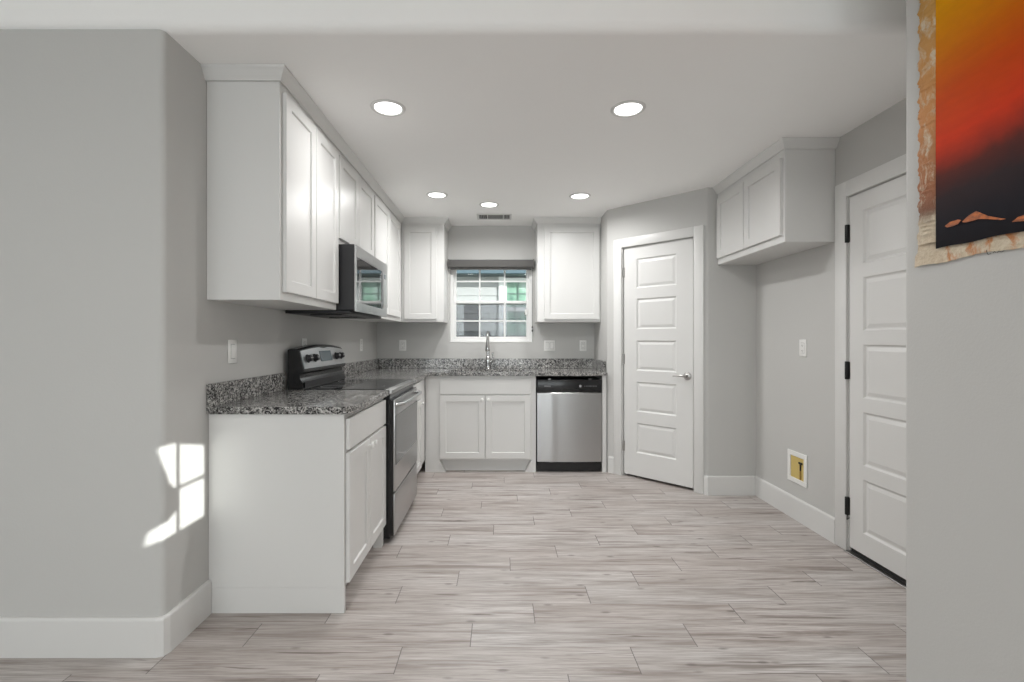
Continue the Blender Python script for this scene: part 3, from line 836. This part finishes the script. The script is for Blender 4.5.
MB().box(DX0+.006, DX1-.006, YF+.02, YF+.029, .002, .098, .002, 1).build('toe_kick', mBlack, dw)
for x in (.45, .83): MB().box(x-.012, x+.012, YF-.01, YF+.03, .8625, .874, .002, 1).build('mounting_tab', mNickel, dw)

# ---------------------------------------------------------------- recessed lights and vent
def downlight(x, y, z, energy, label, group):
    root = thing('recessed_light', label, 'ceiling light', (x, y, z), group)
    MB().lathe([(.070, z-.003), (.074, z-.007), (.086, z-.006), (.091, z-.0005), (.070, z-.0005)], (x, y, 0), seg=40, ring=True).build('trim_ring', mTrim, root)
    MB().lathe([(0, z-.003), (.069, z-.003), (.069, z-.001), (0, z-.001)], (x, y, 0), seg=40).build('lens', mLens, root)
    L = bpy.data.lights.new('lamp', 'AREA'); L.shape = 'DISK'; L.size = .13; L.energy = energy; L.color = (1, .995, .985); L.spread = math.radians(165)
    lo = bpy.data.objects.new('lamp', L); COL.objects.link(lo); lo.parent = root; lo.location = (0, 0, -.010)
    return root
for (x, y, e_, lab) in ((-.59, 2.457, .56, 'round recessed ceiling light nearest the tall left wall cabinet'),
                    (.667, 2.467, 1.25, 'large-looking round recessed ceiling light at front right'),
                    (-.535, 3.93, .54, 'far round recessed ceiling light on the left, by the corner cabinets'),
                    (.665, 3.96, .92, 'far round recessed ceiling light on the right, before the right wall cabinet'),
                    (-.107, 4.21, 1.1, 'round recessed ceiling light just in front of the air vent')):
    downlight(x, y, HC, DOWN*e_, lab, 'recessed kitchen ceiling lights')
for x in (-2.4, -.7, .6):  # extra lamps out of view, added as fill light
    for y in (-3.6, -2.1, -.6):
        downlight(x, y, HL, LIVING_FILL, 'unseen round ceiling light added in the living room for brightness', 'added unseen living room fill lights')
vt_ = thing('ceiling_vent', 'small white ceiling air vent with slats greyed for shade before the window', 'vent', (-.065, 4.61, HC))
z = HC
mb = MB()
for a in ((-.235, .105, 4.515, 4.535), (-.235, .105, 4.695, 4.715), (-.235, -.215, 4.535, 4.695), (.085, .105, 4.535, 4.695)): mb.box(a[0], a[1], a[2], a[3], z-.008, z-.0005, .002, 1)
mb.box(-.137, -.129, 4.535, 4.695, z-.008, z-.0005); mb.box(.019, .027, 4.535, 4.695, z-.008, z-.0005)
mb.build('vent_frame', mVent, vt_)
MB().box(-.215, .085, 4.535, 4.695, z-.0025, z-.0005).build('duct_opening', mVentDark, vt_)
mb = MB()
for i in range(8): mb.box(-.127, .017, 4.541+i*.0195, 4.545+i*.0195, z-.006, z-.003)
for i in range(4):
    for x0 in (-.209, .031): mb.box(x0+i*.0165, x0+.006+i*.0165, 4.537, 4.693, z-.007, z-.003)
mb.build('louvre', M('vent_slat_shaded', (.34, .34, .335), .5), vt_)  # slats are white; their shade is put into the grey colour

# ---------------------------------------------------------------- outlets and switches
def plate_thing(fr, u, z, wd, kind, label, name):
    c = fr((u, 0, z)); root = thing(name, label, 'outlet' if 'outlet' in name else 'light switch', c)
    MB().box(u-wd/2, u+wd/2, .0005, .006, z-.0575, z+.0575, .0035, 2, fr=fr).build('cover_plate', mPlastic, root)
    gap = M('switch_gap', (.30, .30, .295), .6) if 'switch_gap' not in bpy.data.materials else bpy.data.materials['switch_gap']
    n = 2 if wd > .1 else 1
    for i in range(n):
        uc = u+(i-(n-1)/2)*.046
        kd = kind if isinstance(kind, str) else kind[i]
        ins = MB().box(uc-.0165, uc+.0165, .0061, .008, z-.0335, z+.0335, .0015, 1, fr=fr).build('rocker' if kd == 's' else 'receptacle', mPlastic, root)
        MB().box(uc-.0185, uc+.0185, .0055, .0063, z-.0355, z+.0355, 0, fr=fr).build('insert_gap', gap, root)
        if kd == 'o':
            for dz in (-.018, .018):
                for du_ in (-.006, .006): MB().box(uc+du_-.0012, uc+du_+.0012, .0081, .0084, z+dz-.004, z+dz+.005, fr=fr).build('slot', mSlot, ins)
                MB().box(uc-.002, uc+.002, .0081, .0084, z+dz-.011, z+dz-.007, fr=fr).build('slot', mSlot, ins)
LW = frame((XL, 0, 0), (0, 1, 0), (1, 0, 0)); BW = frame((0, YB, 0), (1, 0, 0), (0, -1, 0)); RWf = frame((XR, 0, 0), (0, -1, 0), (-1, 0, 0))
plate_thing(LW, 2.305, 1.176, .074, 's', 'white switch plate on the left wall above the near granite backsplash', 'light_switch')
plate_thing(LW, 3.15, 1.185, .074, 'o', 'white outlet plate on the left wall half hidden behind the range backguard', 'wall_outlet')
plate_thing(LW, 4.43, 1.185, .074, 'o', 'white outlet plate on the left wall between range and back corner', 'wall_outlet')
plate_thing(BW, -1.045, 1.175, .074, 'o', 'white outlet plate on the back wall under the narrow corner cabinet', 'wall_outlet')
plate_thing(BW, .516, 1.172, .118, ('s', 's'), 'white double switch plate on the back wall right of the window', 'light_switch')
plate_thing(BW, .872, 1.172, .074, 'o', 'white outlet plate on the back wall above the dishwasher', 'wall_outlet')
plate_thing(RWf, -3.155, 1.178, .074, 'o', 'white outlet plate high on the right wall of the refrigerator nook', 'wall_outlet')
# ice maker box
ib = thing('water_outlet_box', 'white framed recessed water supply box low on the right nook wall', 'outlet box', (XR, 3.215, .25))
f = frame((XR, 3.215, 0), (0, -1, 0), (-1, 0, 0))
mb = MB()
W2 = .105
for a in ((-W2, W2, .25, .282), (-W2, W2, .432, .465), (-W2, -W2+.032, .282, .432), (W2-.032, W2, .282, .432)): mb.box(a[0], a[1], .0005, .008, a[2], a[3], .002, 1, fr=f)
mb.build('box_frame', mPlastic, ib)
MB().box(-W2+.032, W2-.032, .0005, .0015, .282, .432, 0, fr=f).build('box_back', mYellow, ib)
mb = MB(); mb.tube([f((.035, .004, .285)), f((.035, .005, .33)), f((.035, .005, .345))], .006, 10); mb.build('supply_pipe', mBrass, ib)
mb = MB(); mb.box(.018, .056, .002, .010, .39, .404, .003, 1, fr=f); mb.box(.030, .040, .002, .008, .345, .40, .002, 1, fr=f); mb.build('valve', mRubber, ib)

# ---------------------------------------------------------------- painting on the near wall
pt_ = thing('painting', 'unframed orange, red and black landscape painting with ragged canvas edges on the near right wall', 'painting', (XN, 1.0, 1.463))
mCanvas = M('raw_canvas', (.6, .5, .36), .85); t = NT(mCanvas); o = t.obj()
sp = t.n('ShaderNodeSeparateXYZ'); t.l(o, sp.inputs[0])
n1 = t.noise(t.mapping(o, (10, 30, 14)), 1, 5, .65, .6); n2 = t.noise(o, 70, 4, .7)
c = t.mix(t.ramp(n2, [(.35, g(0)), (.65, g(1))]), (.62, .52, .38), (.74, .66, .52))
stain = t.ramp(n1, [(.34, g(0)), (.50, g(1))])
sc = t.ramp(t.math('ADD', sp.outputs[2], 0.0), [(0.0, (.52, .22, .08)), (.12, (.18, .10, .07)), (.2, (.36, .15, .08)), (.42, (.60, .28, .11)), (.75, (.55, .30, .08))])
low = t.ramp(sp.outputs[2], [(.10, g(.10)), (.15, g(1))])
c = t.mix(t.math('MULTIPLY', stain, low), c, sc)
edge = t.ramp(n1, [(.5, g(0)), (.62, g(1))])
lowm = t.math('MULTIPLY', t.math('SUBTRACT', 1, low), edge)
side = t.math('GREATER_THAN', .33, sp.outputs[1])
c = t.mix(t.math('MULTIPLY', lowm, side), c, (.55, .20, .06))
t.l(c, t.b.inputs['Base Color']); t.bump(n2, .9, .006)
mPaint = M('oil_paint', (.5, .1, .02), .55, 0, Specular_IOR_Level=.07); t = NT(mPaint); o = t.obj()
sp = t.n('ShaderNodeSeparateXYZ'); t.l(o, sp.inputs[0])
n1 = t.noise(o, 5, 4, .6, .4); n2 = t.noise(t.mapping(o, (1, 12, 40)), 1, 4, .6)
v = t.math('SUBTRACT', sp.outputs[2], .031); ww = t.math('SUBTRACT', .353, sp.outputs[1])
tt = t.math('SUBTRACT', v, t.math('MULTIPLY', t.math('MULTIPLY', ww, .14), t.math('MINIMUM', t.math('MULTIPLY', t.math('MAXIMUM', v, 0), 2.2), 1)))
tt = t.math('ADD', tt, t.math('MULTIPLY', t.math('SUBTRACT', n1, .5), .07))
c = t.ramp(tt, [(0, (.011, .011, .014)), (.08, (.018, .017, .023)), (.15, (.035, .024, .027)), (.21, (.11, .026, .020)), (.255, (.40, .035, .015)), (.30, (.66, .045, .010)), (.42, (.60, .07, .003)), (.52, (.62, .14, .001)), (.70, (.75, .33, .0)), (.9, (.80, .42, .01))])
c = t.mix(t.math('MULTIPLY', t.ramp(n2, [(.3, g(0)), (.7, g(1))]), .10), c, (.03, .01, .005))
t.l(c, t.b.inputs['Base Color']); t.bump(t.noise(o, 260, 3), .15, .001)
mRock = M('orange_paint', (.50, .15, .045), .5); t = NT(mRock); t.l(t.ramp(t.noise(t.mapping(t.obj(), (30, 30, 60)), 1, 4, .7), [(.35, (.16, .055, .03)), (.6, (.60, .16, .03))]), t.b.inputs['Base Color'])
def px2(px, py, off=.010):
    s_ = (px-501)/(XN-off); return (470/s_, 1.232+(340-py)/s_)
# canvas: ragged outline, grid with waviness
YLft, YRgt, ZB, ZT = 1.411, .55, 1.457, 2.40
random.seed(11)
b = bmesh.new(); NY, NZ = 90, 90; G_ = {}
wl = [0.0]*(NZ+1); wb = [0.0]*(NY+1)
for i in range(NZ+1): wl[i] = .0035*math.sin(i*.9)+.0025*math.sin(i*2.3+1)+random.uniform(-.0025, .0025)
for i in range(NY+1): wb[i] = .003*math.sin(i*.25)+random.uniform(-.001, .001)
for i in range(NY+1):
    for j in range(NZ+1):
        s_, r_ = (i/NY)**1.5, j/NZ
        y = YLft+(YRgt-YLft)*s_; z = ZB+(ZT-ZB)*r_
        fl = (1-s_)**12; fz = (1-r_)**12
        y += wl[j]*fl+ fl*.004*max(0, 1-r_*6)*3; z += wb[i]*fz - .006*fl*fz
        d = .004+.0015*math.sin(z*19)*fl+.003*fl*fz+random.uniform(0, .0012)*(1 if s_ < .06 else .2)
        G_[i, j] = b.verts.new((XN-d, y, z))
for i in range(NY):
    for j in range(NZ): b.faces.new((G_[i, j], G_[i+1, j], G_[i+1, j+1], G_[i, j+1]))
back = {k_: b.verts.new((v_.co.x+.002, v_.co.y, v_.co.z)) for k_, v_ in G_.items()}
for i in range(NY):
    for j in range(NZ): b.faces.new((back[i, j], back[i, j+1], back[i+1, j+1], back[i+1, j]))
for i in range(NY):
    for j in (0, NZ): b.faces.new((G_[i, j], G_[i+1, j], back[i+1, j], back[i, j]))
for j in range(NZ):
    for i in (0, NY): b.faces.new((G_[i, j], G_[i, j+1], back[i, j+1], back[i, j]))
bmesh.ops.recalc_face_normals(b, faces=b.faces[:])
cv_ = MB()._add(b).build('canvas', mCanvas, pt_)
# fibrous torn strip at left
mb = MB(); b = bmesh.new(); n = 150; R0 = []
for i in range(n+1):
    z = 1.515+(2.395-1.515)*i/n
    a = 1.410+.004*math.sin(i*.7)+random.uniform(-.003, .003); c_ = 1.354+.0015*math.sin(i*.5)+random.uniform(-.0008, .0008)
    h1, h2 = random.uniform(.010, .015), random.uniform(.009, .016)
    R0.append([b.verts.new(p) for p in ((XN-.0085, a, z), (XN-h1, a-.010, z), (XN-h2, (a+c_)/2, z+random.uniform(-.002, .002)), (XN-h1, c_+.008, z), (XN-.0085, c_, z))])
for r0, r1 in zip(R0, R0[1:]):
    for q in range(4): b.faces.new((r0[q], r0[q+1], r1[q+1], r1[q]))
    b.faces.new((r0[4], r0[0], r1[0], r1[4]))
b.faces.new(R0[0]); b.faces.new(R0[-1]); bmesh.ops.recalc_face_normals(b, faces=b.faces[:])
mb._add(b).build('torn_edge', mCanvas, pt_)
# painted field
b = bmesh.new(); G_ = {}; NY, NZ = 40, 40
for i in range(NY+1):
    for j in range(NZ+1):
        y = 1.353+(.60-1.353)*i/NY; z = 1.494+(2.38-1.494)*j/NZ
        if j == 0: z += .0015*math.sin(i*.9)
        G_[i, j] = b.verts.new((XN-.0105, y, z))
for i in range(NY):
    for j in range(NZ): b.faces.new((G_[i, j], G_[i+1, j], G_[i+1, j+1], G_[i, j+1]))
for f_ in b.faces:
    f_.normal_update()
    if f_.normal.x > 0: f_.normal_flip()
mb = MB(); mb._add(b); mb.box(XN-.0103, XN-.0083, .602, 1.351, 1.496, 2.378)
for poly in ([(945, 226), (950, 222), (958, 219.5), (961, 220), (958, 224), (952, 226.5), (947, 227.5)],
             [(962, 222), (968, 216), (976, 211), (981, 213), (988, 216), (1000, 218), (1006, 219), (1000, 220), (988, 219), (978, 219), (972, 221), (966, 222.5)],
             [(1012, 222), (1018, 217), (1030, 213), (1040, 215), (1036, 220), (1024, 221)]):
    mb.prism([px2(*p, .013) for p in poly], XN-.0133, XN-.0125, 'x', mat=1)
mb.build('painted_field', [mPaint, mRock], pt_)
# signature strokes on the bottom margin
mb = MB()
for st in ([(986.5, 250), (987, 253), (988, 254.5), (991, 253.5)], [(993, 253), (994.5, 251.5), (995.5, 252.5)], [(997, 252.5), (999, 251), (1001, 252), (1004, 250.8)]):
    mb.tube([(XN-.0078, *px2(*p, .008)) for p in st], .0007, 6)
mb.build('signature', mBlackP, pt_)

# ---------------------------------------------------------------- outside the kitchen window
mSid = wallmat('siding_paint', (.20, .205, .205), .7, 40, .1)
nh = thing('neighbour_house', 'pale sided neighbouring house seen through the sink window', 'house', (0, 9, -.3))
b = bmesh.new(); zz = -.3; prf = []
while zz < 2.62: prf += [(9.0-.018, zz), (9.0-.002, zz+.168)]; zz += .17
NX0, NX1, NZ0, NZ1 = .07, .95, 1.28, 2.42
mb = MB()
for i in range(0, len(prf)-1, 2):
    (ya, za), (yb, zb) = prf[i], prf[i+1]
    spans = [(-5, 5)] if (zb < NZ0 or za > NZ1) else [(-5, NX0), (NX1, 5)]
    for s0, s1 in spans:
        mb.prism([(ya, za), (yb, zb), (yb+.05, zb), (yb+.05, za)], s0, s1, 'x')
mb.box(-5, 5, 9.05, 9.12, -.3, 2.6)
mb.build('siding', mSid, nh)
mb = MB()
mb.box(-.045, .065, 8.955, 9.0, -.3, 2.6, .004, 1)
mb.box(NX0, NX1, 8.965, 9.0, NZ1-.06, NZ1, .003, 1)
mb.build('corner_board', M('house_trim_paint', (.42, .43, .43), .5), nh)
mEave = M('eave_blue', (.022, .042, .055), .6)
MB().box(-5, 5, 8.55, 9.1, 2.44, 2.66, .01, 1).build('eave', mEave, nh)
wnd = MB()
for a in ((NX0, NX0+.04, NZ0, NZ1-.06), (NX1-.04, NX1, NZ0, NZ1-.06), (NX0+.04, NX1-.04, NZ0, NZ0+.05), (NX0+.04, NX1-.04, 1.78, 1.86)): wnd.box(a[0], a[1], 8.975, 9.02, a[2], a[3], .003, 1)
mun = MB()
for x in (.33, .60): mun.box(x-.007, x+.007, 8.99, 9.01, NZ0+.05, NZ1-.06)
for z in (1.55, 2.12): mun.box(NX0+.04, NX1-.04, 8.99, 9.01, z-.007, z+.007)
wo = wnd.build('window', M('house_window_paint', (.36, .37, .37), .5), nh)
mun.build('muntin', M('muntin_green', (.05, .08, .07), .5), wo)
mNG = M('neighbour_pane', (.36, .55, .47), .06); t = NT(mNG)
t.l(t.ramp(t.noise(t.obj(), 2.2, 3), [(.35, (.05, .10, .08)), (.5, (.13, .22, .17)), (.65, (.24, .30, .28))]), t.b.inputs['Base Color'])  # green reflections painted into the glass colour
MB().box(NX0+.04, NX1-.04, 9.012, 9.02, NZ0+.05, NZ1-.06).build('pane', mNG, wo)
mGrass = M('yard_ground', (.10, .14, .06), .9)
struct(MB().box(-14, 14, 5.2, 16, -.4, -.3).build('ground', mGrass))
# eaves of this house (shade the gap between the houses)
struct(MB().box(-6, 6, 5.15, 5.55, 2.75, 2.95).build('roof_eave', mTrim))
struct(MB().prism([(-4.9, 3.0), (5.6, 3.0), (.3, 3.5)], -4.5, 3.0, 'x').build('roof', mVentDark))
